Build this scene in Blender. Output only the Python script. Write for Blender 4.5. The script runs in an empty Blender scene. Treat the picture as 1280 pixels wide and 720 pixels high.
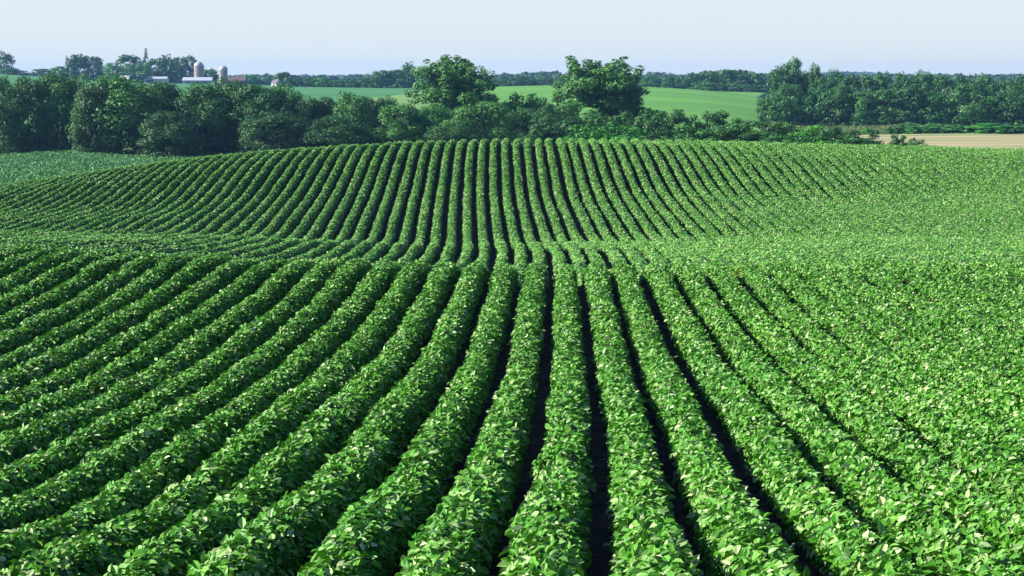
import bpy, math
import numpy as np
from mathutils import Vector, Matrix

SC = bpy.context.scene
COL = SC.collection
rng = np.random.default_rng(7)
F = 2800.0          # focal length in pixels of a 1280 px wide frame
EYE = 12.0          # camera height above the datum
VH, UX = 98.0, 696.0
SPACING = 0.76      # distance between crop rows

# ------------------------------------------------------------------ camera, world, sun
cam_d = bpy.data.cameras.new("camera"); cam = bpy.data.objects.new("camera", cam_d); COL.objects.link(cam)
cam.location = (0, 0, EYE)
PITCH = math.atan((360 - VH) / F); YAW = math.atan((UX - 640) / F)
cam.rotation_euler = (math.pi / 2 - PITCH, 0, YAW)
cam_d.sensor_width = 36; cam_d.lens = 36 * F / 1280
cam_d.clip_start = 0.5; cam_d.clip_end = 30000
SC.camera = cam

SUN_EL, SUN_AZ = math.radians(31), math.radians(-95)     # azimuth clockwise from the view direction (+Y)
world = bpy.data.worlds.new("World"); SC.world = world; world.use_nodes = True
wn = world.node_tree; bg = wn.nodes["Background"]
sky = wn.nodes.new("ShaderNodeTexSky"); sky.sky_type = 'NISHITA'; sky.sun_disc = False
sky.sun_elevation = SUN_EL; sky.sun_rotation = SUN_AZ
sky.air_density = 1.0; sky.dust_density = 0.1; sky.ozone_density = 3.0; sky.altitude = 0
tint = wn.nodes.new("ShaderNodeMix"); tint.data_type = 'RGBA'; tint.blend_type = 'MULTIPLY'; tint.inputs[0].default_value = 1
tint.inputs[7].default_value = (1.0, 1.035, 1.36, 1)      # moist summer air: bluer than the model's clear air
wn.links.new(sky.outputs[0], tint.inputs[6]); 
# milky haze low over the horizon: the sky fades to an even pale blue in its lowest few degrees
tcw = wn.nodes.new("ShaderNodeTexCoord"); sp = wn.nodes.new("ShaderNodeSeparateXYZ"); mr = wn.nodes.new("ShaderNodeMapRange")
mr.inputs["From Min"].default_value = 0.03; mr.inputs["From Max"].default_value = 0.16; mr.inputs["To Min"].default_value = 0.85; mr.inputs["To Max"].default_value = 0.0
veil = wn.nodes.new("ShaderNodeMix"); veil.data_type = 'RGBA'; veil.inputs[7].default_value = (5.55, 6.05, 6.2, 1)
wn.links.new(tcw.outputs["Generated"], sp.inputs[0]); wn.links.new(sp.outputs[2], mr.inputs[0]); wn.links.new(mr.outputs[0], veil.inputs[0])
wn.links.new(tint.outputs[2], veil.inputs[6]); wn.links.new(veil.outputs[2], bg.inputs[0]); bg.inputs[1].default_value = 0.054
sun_d = bpy.data.lights.new("sun", 'SUN'); sun = bpy.data.objects.new("sun", sun_d); COL.objects.link(sun)
sun_d.energy = 4.5; sun_d.angle = math.radians(0.53); sun_d.color = (1.0, 0.93, 0.82)
SUN_DIR = Vector((math.cos(SUN_EL) * math.sin(SUN_AZ), math.cos(SUN_EL) * math.cos(SUN_AZ), math.sin(SUN_EL)))
sun.rotation_euler = SUN_DIR.to_track_quat('Z', 'Y').to_euler(); sun.location = (0, 0, 100)
SC.view_settings.view_transform = 'Standard'; SC.view_settings.look = 'None'
SC.view_settings.exposure = 1.4; SC.view_settings.gamma = 1.0; SC.view_settings.use_curve_mapping = False
SC.cycles.max_bounces = 6; SC.cycles.diffuse_bounces = 2; SC.cycles.glossy_bounces = 2
SC.cycles.transmission_bounces = 4; SC.cycles.volume_bounces = 0; SC.cycles.transparent_max_bounces = 6
SC.cycles.use_denoising = True
SC.render.filter_size = 1.2 if hasattr(SC.render, "filter_size") else 1.5

# ------------------------------------------------------------------ helpers
def tag(o, label=None, cat=None, group=None, kind=None):
    if label: o['label'] = label
    if cat: o['category'] = cat
    if group: o['group'] = group
    if kind: o['kind'] = kind
    return o

def link(name, me, parent=None):
    o = bpy.data.objects.new(name, me); COL.objects.link(o)
    if parent: o.parent = parent
    return o

def empty(name, loc, rz=0.0, scale=(1, 1, 1)):
    o = bpy.data.objects.new(name, None); COL.objects.link(o)
    o.location = loc; o.rotation_euler = (0, 0, rz); o.scale = scale
    o.empty_display_size = 0.5
    return o

def mesh_np(name, verts, faces_flat, sizes, mats, mat_idx=None, attr=None, smooth=None):
    """verts (n,3), faces_flat indices, sizes per face; attr = per face value 'rnd'"""
    me = bpy.data.meshes.new(name)
    nv = len(verts); nf = len(sizes)
    me.vertices.add(nv); me.vertices.foreach_set("co", np.ascontiguousarray(verts, np.float32).ravel())
    me.loops.add(len(faces_flat)); me.loops.foreach_set("vertex_index", np.ascontiguousarray(faces_flat, np.int32))
    me.polygons.add(nf)
    st = np.zeros(nf, np.int32); st[1:] = np.cumsum(sizes)[:-1]
    me.polygons.foreach_set("loop_start", st)
    for m in mats: me.materials.append(m)
    if mat_idx is not None: me.polygons.foreach_set("material_index", np.ascontiguousarray(mat_idx, np.int32))
    if smooth is not None: me.polygons.foreach_set("use_smooth", np.ascontiguousarray(smooth, bool))
    else: me.polygons.foreach_set("use_smooth", np.zeros(nf, bool))
    if attr is not None:
        a = me.attributes.new("rnd", 'FLOAT', 'FACE'); a.data.foreach_set("value", np.ascontiguousarray(attr, np.float32))
    me.update(calc_edges=True)
    return me

class MB:
    """collects simple shapes into one mesh"""
    def __init__(s): s.v = []; s.f = []; s.n = 0
    def add(s, verts, faces):
        s.v.append(np.asarray(verts, float)); s.f += [[i + s.n for i in f] for f in faces]; s.n += len(verts)
    def box(s, x0, x1, y0, y1, z0, z1):
        s.add([(x0,y0,z0),(x1,y0,z0),(x1,y1,z0),(x0,y1,z0),(x0,y0,z1),(x1,y0,z1),(x1,y1,z1),(x0,y1,z1)],
              [(0,3,2,1),(4,5,6,7),(0,1,5,4),(1,2,6,5),(2,3,7,6),(3,0,4,7)])
    def tube(s, p0, p1, r0, r1, n=7, caps=True):
        p0 = Vector(p0); p1 = Vector(p1); d = (p1 - p0).normalized()
        a = d.orthogonal().normalized(); b = d.cross(a); V = []
        for p, r in ((p0, r0), (p1, r1)):
            for k in range(n):
                t = 2 * math.pi * k / n; V.append(tuple(p + (a * math.cos(t) + b * math.sin(t)) * r))
        fs = [(k, (k + 1) % n, n + (k + 1) % n, n + k) for k in range(n)]
        if caps: fs += [tuple(range(n))[::-1], tuple(range(n, 2 * n))]
        s.add(V, fs)
    def lathe(s, prof, n=20, c=(0, 0)):
        V = [(c[0] + r * math.cos(2*math.pi*k/n), c[1] + r * math.sin(2*math.pi*k/n), z) for r, z in prof for k in range(n)]
        fs = [(i*n+k, i*n+(k+1)%n, (i+1)*n+(k+1)%n, (i+1)*n+k) for i in range(len(prof)-1) for k in range(n)]
        fs.append(tuple((len(prof)-1)*n+k for k in range(n)))
        s.add(V, fs)
    def build(s, name, mat, parent=None, smooth=False):
        V = np.concatenate(s.v); fl = [i for f in s.f for i in f]
        me = mesh_np(name, V, np.array(fl), np.array([len(f) for f in s.f]), [mat], smooth=np.full(len(s.f), smooth))
        return link(name, me, parent)

# smooth 1-D interpolation (monotone hermite)
def hermite(xs, ys):
    xs = np.array(xs, float); ys = np.array(ys, float)
    d = np.diff(ys) / np.diff(xs); m = np.zeros(len(xs)); m[0] = d[0]; m[-1] = d[-1]
    for i in range(1, len(xs) - 1):
        m[i] = 0 if d[i-1] * d[i] <= 0 else 2 * d[i-1] * d[i] / (d[i-1] + d[i])
    def f(x):
        x = np.clip(np.asarray(x, float), xs[0], xs[-1]); i = np.clip(np.searchsorted(xs, x) - 1, 0, len(xs) - 2)
        h = xs[i+1] - xs[i]; t = (x - xs[i]) / h
        return ((2*t**3-3*t**2+1)*ys[i] + (t**3-2*t**2+t)*h*m[i] + (-2*t**3+3*t**2)*ys[i+1] + (t**3-t**2)*h*m[i+1])
    return f

def sstep(a, b, x):
    t = np.clip((x - a) / (b - a), 0, 1); return t * t * (3 - 2 * t)

class TPS:
    """thin plate spline through scattered control points"""
    def __init__(s, P, z, lam=1e-3):
        s.P = np.array(P, float); n = len(P)
        K = s.k(s.P, s.P) + lam * np.eye(n)
        A = np.zeros((n + 3, n + 3)); A[:n, :n] = K; A[:n, n] = 1; A[:n, n+1:] = s.P; A[n, :n] = 1; A[n+1:, :n] = s.P.T
        s.w = np.linalg.solve(A, np.concatenate([z, [0, 0, 0]]))
    def k(s, a, b):
        r2 = ((a[:, None, :] - b[None]) ** 2).sum(-1); return 0.5 * r2 * np.log(r2 + 1e-12)
    def __call__(s, Q):
        out = np.empty(len(Q))
        for i in range(0, len(Q), 20000):
            q = Q[i:i+20000]; out[i:i+20000] = s.k(q, s.P) @ s.w[:-3] + s.w[-3] + q @ s.w[-2:]
        return out

# 2-D value noise
_NT = rng.random((256, 256))
def vnoise(x, y):
    xi = np.floor(x).astype(int); yi = np.floor(y).astype(int); fx = x - xi; fy = y - yi
    fx = fx * fx * (3 - 2 * fx); fy = fy * fy * (3 - 2 * fy)
    a = _NT[xi & 255, yi & 255]; b = _NT[(xi+1) & 255, yi & 255]; c = _NT[xi & 255, (yi+1) & 255]; d = _NT[(xi+1) & 255, (yi+1) & 255]
    return (a*(1-fx)+b*fx)*(1-fy) + (c*(1-fx)+d*fx)*fy - 0.5

# ------------------------------------------------------------------ the lie of the land (h = metres below the eye)
HC = 0.55           # the traced surface is the canopy shoulder: soil lies this much lower
_tab = [(0, 2.9), (8, 3.15), (13, 3.45), (17.0, 3.75), (22.0, 4.17), (28.6, 4.51), (38.6, 4.84), (45.4, 4.90), (50.1, 4.88), (54.6, 4.82),
        (58.0, 5.0), (64, 5.75), (72, 6.6), (80, 7.0), (89.3, 7.15), (96.6, 7.25), (103, 7.62), (107, 7.66), (115, 7.35), (128.2, 6.68),
        (148.7, 4.66), (154.3, 4.36), (159, 4.42), (166, 4.9), (178, 6.3), (196, 8.6), (225, 10.6), (270, 11.5), (400, 12.0)]
T0 = hermite([a for a, b in _tab], [b for a, b in _tab])
# lateral corrections: (u, Y, dh)
_cor = []
for Y, row in {15: {-600: .22, -200: .22, 300: .18, 560: .08, 696: 0, 1100: 0, 1500: 0},
               35: {-600: .2, -200: .2, 300: .15, 560: .05, 696: 0, 1100: 0, 1500: 0},
               54.6: {-250: -.45, 0: -.25, 160: -.16, 350: -.04, 696: 0, 1280: -.03, 1500: -.05},
               68: {-250: -1.3, 0: -1.0, 160: -.8, 400: -.3, 696: 0, 900: -.15, 1280: -.3, 1500: -.3},
               82: {-250: -1.2, 0: -1.0, 160: -.95, 300: -.55, 424: -.1, 696: 0, 900: -.3, 1280: -.5, 1500: -.5},
               94: {-250: -.6, 0: -.5, 160: -.4, 400: -.1, 696: 0, 900: -.1, 1280: -.2, 1500: -.2},
               112: {-250: 0, 0: -.05, 160: -.1, 400: 0, 696: 0, 1280: 0, 1500: 0},
               125: {-250: .9, 0: .75, 160: .55, 300: .25, 696: 0, 1280: 0.05, 1500: 0.1},
               138: {-250: 1.9, 0: 1.6, 160: 1.05, 300: .4, 696: 0, 960: 0.1, 1280: .35, 1500: .5},
               156: {-250: 4.0, 0: 3.2, 160: 1.9, 250: 1.25, 400: .58, 500: .22, 640: 0, 760: 0, 960: .25, 1280: .72, 1500: 1.0},
               175: {-250: 4.1, 0: 3.25, 160: 1.95, 400: .58, 696: 0, 960: .25, 1280: .7, 1500: 1.0},
               210: {-250: 1.2, 0: 1, 300: .3, 696: 0, 1280: .2, 1500: .3}}.items():
    for u, d in row.items(): _cor.append(((u - UX) / 100.0, Y / 14.0, d))
CORR = TPS([c[:2] for c in _cor], np.array([c[2] for c in _cor]), 1e-2)

_far = []   # (u, Y, v on the ground)
def fp(u, Y, v): _far.append(((u - UX) / 200.0, math.log(Y) * 3.0, (v - VH) / F * Y))
for u in (-900, -300, 100, 500, 900, 1280, 1700, 2300):
    fp(u, 200, VH + F * 9.2 / 200); fp(u, 260, VH + F * 11.4 / 260); fp(u, 330, VH + F * (12.0 if u < 600 else 11.8) / 330)
for u in (-900, -300, 0, 150, 300, 450, 560, 700): fp(u, 375, VH + F * 12.5 / 375)
for u in (850, 1000, 1150, 1280, 1700, 2300): fp(u, 375, VH + F * 11.8 / 375)
for u, v in ((1000, 168), (1150, 168), (1280, 168), (1700, 168), (2300, 168)): fp(u, 490, v)
for u, v in ((990, 156), (1100, 157), (1280, 158), (1700, 158), (2300, 158)): fp(u, 600, v)
for u, v in ((-900, 150), (0, 152), (300, 157), (500, 160), (620, 161), (800, 163), (940, 165)): fp(u, 450, v)
for u, v in ((-900, 118), (0, 122), (200, 128), (400, 131), (520, 130), (620, 134), (800, 140), (940, 146)): fp(u, 600, v)
for u, v in ((-900, 98), (0, 103), (200, 112), (340, 115), (450, 116), (540, 114), (620, 110.5), (700, 109), (800, 110), (880, 115), (945, 123), (1100, 140), (1400, 142)): fp(u, 800, v)
for u, v in ((-900, 94), (0, 96), (130, 103), (240, 107), (345, 109.5), (400, 110), (530, 111), (620, 110), (740, 109.5), (850, 114), (1000, 118), (1400, 122)): fp(u, 1000, v)
for u, v in ((-900, 92), (0, 94), (60, 98), (130, 102.5), (200, 105), (260, 105.3), (340, 107), (450, 110), (700, 111), (1000, 112), (1400, 112)): fp(u, 1300, v)
for Y, v in ((2000, 107), (3200, 103), (6000, 101)):
    for u in (-900, 0, 500, 900, 1400, 2300): fp(u, Y, v)
FAR = TPS([c[:2] for c in _far], np.array([c[2] for c in _far]), 1e-2)

def height(X, Y):
    """soil height z(X, Y)"""
    X = np.atleast_1d(np.asarray(X, float)); Y = np.atleast_1d(np.asarray(Y, float)); X, Y = np.broadcast_arrays(X, Y)
    sh = X.shape; X = X.ravel(); Y = Y.ravel()
    Yc = np.clip(Y, 12, None)
    u = np.clip(F * X / Yc, -950, 800)
    near = T0(np.clip(Y, 0, 400)) + (np.interp(Y, [15, 28, 40, 55, 70, 180], [0.12, 0.20, 0.30, 0.40, 0.42, 0.38]) - HC) + CORR(np.stack([u / 100.0, np.clip(Y, 15, 215) / 14.0], 1)) * sstep(2, 22, Y) + HC
    uf = np.clip(F * X / np.clip(Y, 170, None), -2200, 2200)
    far = FAR(np.stack([uf / 200.0, np.log(np.clip(Y, 180, 9000)) * 3.0], 1))
    w = sstep(185, 240, Y)
    h = near * (1 - w) + far * w
    h = h + 0.06 * vnoise(X / 7.0 + 31, Y / 7.0 + 7) * (1 - w)
    return (EYE - h).reshape(sh)

def zat(X, Y): return float(height(X, Y)[0])
def uX(u, Y): return (u - UX) / F * Y
def vZ(v, Y): return EYE - (v - VH) / F * Y

# ------------------------------------------------------------------ materials
def new_mat(name):
    m = bpy.data.materials.new(name); m.use_nodes = True; nt = m.node_tree; return m, nt, nt.nodes["Principled BSDF"]

def ramp(nt, fac, cols):
    r = nt.nodes.new("ShaderNodeValToRGB"); e = r.color_ramp.elements
    while len(e) < len(cols): e.new(0.5)
    for i, (p, c) in enumerate(cols): e[i].position = p; e[i].color = (*c, 1)
    nt.links.new(fac, r.inputs[0]); return r.outputs[0]

def noise(nt, scale, detail=4, coord="Object", stretch=None):
    tc = nt.nodes.new("ShaderNodeTexCoord"); n = nt.nodes.new("ShaderNodeTexNoise")
    n.inputs["Scale"].default_value = scale; n.inputs["Detail"].default_value = detail
    if stretch:
        mp = nt.nodes.new("ShaderNodeMapping"); mp.inputs["Scale"].default_value = stretch
        nt.links.new(tc.outputs[coord], mp.inputs[0]); nt.links.new(mp.outputs[0], n.inputs["Vector"])
    else: nt.links.new(tc.outputs[coord], n.inputs["Vector"])
    return n.outputs["Fac"]

def leaf_mat(name, cols, rough=0.42, spec=0.5, trans=0.25, tcol=(0.12, 0.30, 0.03), tint=False, patch=None):
    m, nt, p = new_mat(name)
    at = nt.nodes.new("ShaderNodeAttribute"); at.attribute_name = "rnd"
    c = ramp(nt, at.outputs["Fac"], cols)
    if patch:
        n = noise(nt, patch[0], 3)
        mx = nt.nodes.new("ShaderNodeMix"); mx.data_type = 'RGBA'; mx.blend_type = 'MULTIPLY'; mx.inputs[0].default_value = 1
        pc = ramp(nt, n, [(0.35, patch[1]), (0.65, patch[2])])
        nt.links.new(c, mx.inputs[6]); nt.links.new(pc, mx.inputs[7]); c = mx.outputs[2]
    if tint:
        oi = nt.nodes.new("ShaderNodeObjectInfo")
        mx = nt.nodes.new("ShaderNodeMix"); mx.data_type = 'RGBA'; mx.blend_type = 'MULTIPLY'; mx.inputs[0].default_value = 1
        nt.links.new(c, mx.inputs[6]); nt.links.new(oi.outputs["Color"], mx.inputs[7]); c = mx.outputs[2]
    nt.links.new(c, p.inputs["Base Color"])
    p.inputs["Roughness"].default_value = rough; p.inputs["Specular IOR Level"].default_value = spec
    tr = nt.nodes.new("ShaderNodeBsdfTranslucent")
    mt = nt.nodes.new("ShaderNodeMix"); mt.data_type = 'RGBA'; mt.blend_type = 'MIX'; mt.inputs[0].default_value = 0.5
    mt.inputs[7].default_value = (*tcol, 1); nt.links.new(c, mt.inputs[6]); nt.links.new(mt.outputs[2], tr.inputs[0])
    ms = nt.nodes.new("ShaderNodeMixShader"); ms.inputs[0].default_value = trans
    nt.links.new(p.outputs[0], ms.inputs[1]); nt.links.new(tr.outputs[0], ms.inputs[2])
    nt.links.new(ms.outputs[0], nt.nodes["Material Output"].inputs[0])
    return m

def flat_mat(name, c0, c1, scale=0.5, rough=0.8, detail=5, bump=0.0, stretch=None, c2=None):
    m, nt, p = new_mat(name)
    n = noise(nt, scale, detail, stretch=stretch)
    cols = [(0.40, c0), (0.60, c1)] if c2 is None else [(0.42, c0), (0.5, c1), (0.58, c2)]
    nt.links.new(ramp(nt, n, cols), p.inputs["Base Color"]); p.inputs["Roughness"].default_value = rough
    p.inputs["Specular IOR Level"].default_value = 0.25
    if bump:
        n2 = noise(nt, scale * 6, 3); b = nt.nodes.new("ShaderNodeBump"); b.inputs["Strength"].default_value = bump
        b.inputs["Distance"].default_value = 0.3; nt.links.new(n2, b.inputs["Height"]); nt.links.new(b.outputs[0], p.inputs["Normal"])
    return m

M = {}
M['soil'] = flat_mat("dark_soil", (0.018, 0.011, 0.008), (0.085, 0.056, 0.036), 5.0, 0.95, 6, 0.6)
M['grass'] = flat_mat("meadow_grass", (0.035, 0.075, 0.03), (0.06, 0.12, 0.04), 0.05, 0.9, 6, 0.3)
M['crop_leaf'] = leaf_mat("soybean_leaf", [(0.0, (0.014, 0.085, 0.003)), (0.30, (0.042, 0.195, 0.006)), (0.60, (0.090, 0.28, 0.022)), (0.84, (0.19, 0.35, 0.085)), (1.0, (0.37, 0.47, 0.24))],  # pale end of the ramp paints sunlit sheen onto some leaves
                          rough=0.52, spec=0.28, trans=0.07, tcol=(0.14, 0.40, 0.01), patch=(0.22, (0.86, 0.92, 0.9), (1.1, 1.05, 1.0)))
M['crop_core'] = flat_mat("shaded_soybean_core", (0.012, 0.04, 0.01), (0.022, 0.065, 0.015), 6.0, 0.9)  # darker than the leaves: shade inside the rows put into the colour
M['tree_leaf'] = leaf_mat("tree_leaf", [(0.0, (0.013, 0.060, 0.010)), (0.5, (0.032, 0.13, 0.018)), (1.0, (0.068, 0.21, 0.036))],
                          rough=0.55, spec=0.35, trans=0.18, tcol=(0.07, 0.16, 0.02), tint=True)
M['bark'] = flat_mat("bark", (0.05, 0.04, 0.03), (0.11, 0.09, 0.07), 4.0, 0.95, 6, 0.5)

# ------------------------------------------------------------------ the ground, one sheet to the horizon
def graded(a, b, fine0, fine1, step, grow, last):
    xs = list(np.arange(fine0, fine1 + 1e-6, step)); s = step
    x = xs[-1]
    while x < b: s = min(s * grow, last); x += s; xs.append(x)
    s = step; x = xs[0]; pre = []
    while x > a: s = min(s * grow, last); x -= s; pre.append(x)
    return np.array(pre[::-1] + xs)
gx = graded(-4000, 4000, -60, 55, 1.25, 1.06, 250)
gy = graded(-150, 4900, -10, 190, 1.25, 1.035, 200)
GX, GY = np.meshgrid(gx, gy)
GZ = height(GX, GY)
nx, ny = len(gx), len(gy)
idx = np.arange(nx * ny).reshape(ny, nx)
q = np.stack([idx[:-1, :-1], idx[:-1, 1:], idx[1:, 1:], idx[1:, :-1]], -1).reshape(-1, 4)
cy = ((GY[:-1, :-1] + GY[1:, 1:]) / 2).ravel()
me = mesh_np("ground", np.stack([GX.ravel(), GY.ravel(), GZ.ravel()], 1), q.ravel(), np.full(len(q), 4), [M['soil'], M['grass']],
             mat_idx=(cy > 172).astype(int), smooth=np.ones(len(q), bool))
tag(link("ground", me), kind='structure')

def field_sheet(name, uL, uR, Y0, Y1, off, mat, ny=60, nx=50, kind='structure'):
    """a field lying on the terrain: uL/uR functions of Y give its side borders; it has thickness 'off'"""
    ys = np.exp(np.linspace(math.log(Y0), math.log(Y1), ny)); t = np.linspace(0, 1, nx)
    L = np.array([uL(y) for y in ys]); R = np.array([uR(y) for y in ys])
    X = (L[:, None] + (R - L)[:, None] * t - UX) / F * ys[:, None]; Y = np.repeat(ys[:, None], nx, 1)
    Z = height(X, Y) + off
    V = np.stack([X, Y, Z], -1).reshape(-1, 3); i = np.arange(nx * ny).reshape(ny, nx)
    f = np.stack([i[:-1, :-1], i[:-1, 1:], i[1:, 1:], i[1:, :-1]], -1).reshape(-1, 4)
    ring = np.concatenate([i[0, :], i[1:, -1], i[-1, -2::-1], i[-2:0:-1, 0]])
    low = V[ring].copy(); low[:, 2] -= off + 0.5
    j = np.arange(len(ring)) + len(V); k = np.roll(j, -1); r2 = np.roll(ring, -1)
    f = np.concatenate([f, np.stack([ring, j, k, r2], 1)])
    me = mesh_np(name, np.concatenate([V, low]), f.ravel(), np.full(len(f), 4), [mat], smooth=np.ones(len(f), bool))
    return tag(link(name, me), kind=kind)

M['green_field'] = flat_mat("bright_green_crop", (0.068, 0.21, 0.024), (0.105, 0.275, 0.036), 0.02, 0.85, 8, 0.25, stretch=(0.4, 2.5, 1))
M['blue_field'] = flat_mat("blue_green_crop", (0.035, 0.15, 0.04), (0.05, 0.19, 0.05), 0.02, 0.85, 8, 0.25, stretch=(0.4, 2.5, 1))
M['lime_field'] = flat_mat("lime_pasture", (0.10, 0.22, 0.045), (0.15, 0.26, 0.06), 0.02, 0.85, 8, 0.25, stretch=(0.4, 2.0, 1))
M['tan_field'] = flat_mat("ripe_stubble", (0.25, 0.235, 0.11), (0.37, 0.315, 0.16), 0.03, 0.9, 8, 0.2, stretch=(0.25, 3.0, 1), c2=(0.17, 0.22, 0.08))
field_sheet("field_bright", lambda y: np.interp(y, [450, 640, 800, 1000], [520, 560, 592, 580]), lambda y: np.interp(y, [450, 800, 1000], [955, 950, 960]), 440, 1000, 0.30, M['green_field'])
field_sheet("field_blue", lambda y: -150, lambda y: np.interp(y, [440, 620, 690, 800, 1000], [330, 460, 510, 590, 590]), 440, 1240, 0.30, M['blue_field'])
field_sheet("field_lime", lambda y: np.interp(y, [440, 620, 690, 800], [304, 434, 486, 566]), lambda y: np.interp(y, [440, 640, 800], [556, 586, 612]), 440, 800, 0.38, M['lime_field'])
field_sheet("field_tan", lambda y: 1040, lambda y: 1700, 300, 500, 0.16, M['tan_field'])
M['path'] = flat_mat("dry_track", (0.42, 0.36, 0.24), (0.55, 0.47, 0.30), 0.2, 0.9)
field_sheet("path", lambda y: 955, lambda y: 1130, 508, 528, 0.10, M['path'], ny=6)

# ------------------------------------------------------------------ leaves
def unit(v): return v / np.maximum(np.linalg.norm(v, axis=1, keepdims=True), 1e-9)

def leaves(P, N, A, L, W, fold, folded=True):
    """ovate leaves: base P, normal N, axis A (unit, perpendicular to N), length L, width W -> verts, quads"""
    B = np.cross(N, A); n = len(P); L = L[:, None]; W = W[:, None]; fo = fold[:, None]
    if folded:
        up = N * (W * fo)
        V = np.stack([P, P + A*L*0.28 + B*W*0.46 + up, P + A*L*0.66 + B*W*0.40 + up*0.9, P + A*L - N*L*0.10,
                      P + A*L*0.66 - B*W*0.40 + up*0.9, P + A*L*0.28 - B*W*0.46 + up], 1).reshape(-1, 3)
        b = np.arange(n)[:, None] * 6
        Q = np.concatenate([b + [0, 1, 2, 3], b + [0, 3, 4, 5]], 1).reshape(-1, 4)
        return V, Q, 2
    V = np.stack([P, P + A*L*0.5 + B*W*0.5, P + A*L, P + A*L*0.5 - B*W*0.5], 1).reshape(-1, 3)
    Q = (np.arange(n)[:, None] * 4 + [0, 1, 2, 3])
    return V, Q, 1

# ------------------------------------------------------------------ the soybean rows
_g = hermite([0, 17.0, 22, 28.6, 38.6, 47.0, 54.6, 65, 85, 96.6, 107, 128.2, 139, 148.7, 156, 185],
             [-.55, -.44, -.34, -.245, -.19, -.17, -.175, -.19, -.25, -.45, -.87, -1.72, -2.05, -2.32, -2.45, -2.6])
def gapX(k, Y): return (k + 1) * SPACING + _g(Y)
sun_np = np.array(SUN_DIR)

def row_profile(k, Y):
    """half width and height of the canopy of row k at Y"""
    n1 = vnoise(Y / 0.42 + k * 17.3, np.full_like(Y, k * 3.7)); n2 = vnoise(Y / 2.3 + k * 7.1, np.full_like(Y, k * 1.9 + 50))
    n3 = vnoise(Y / 14.0 + k * 0.31, np.full_like(Y, k * 0.23 + 90))
    a = 0.220 * (1 + 0.18 * n1 + 0.21 * n2 + 0.18 * n3); h = 0.56 * (1 + 0.13 * n1 + 0.15 * n2 + 0.14 * n3)
    far = sstep(75, 95, Y); return a * (1 - 0.14 * far), h * (1 + 0.02 * far)

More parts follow.
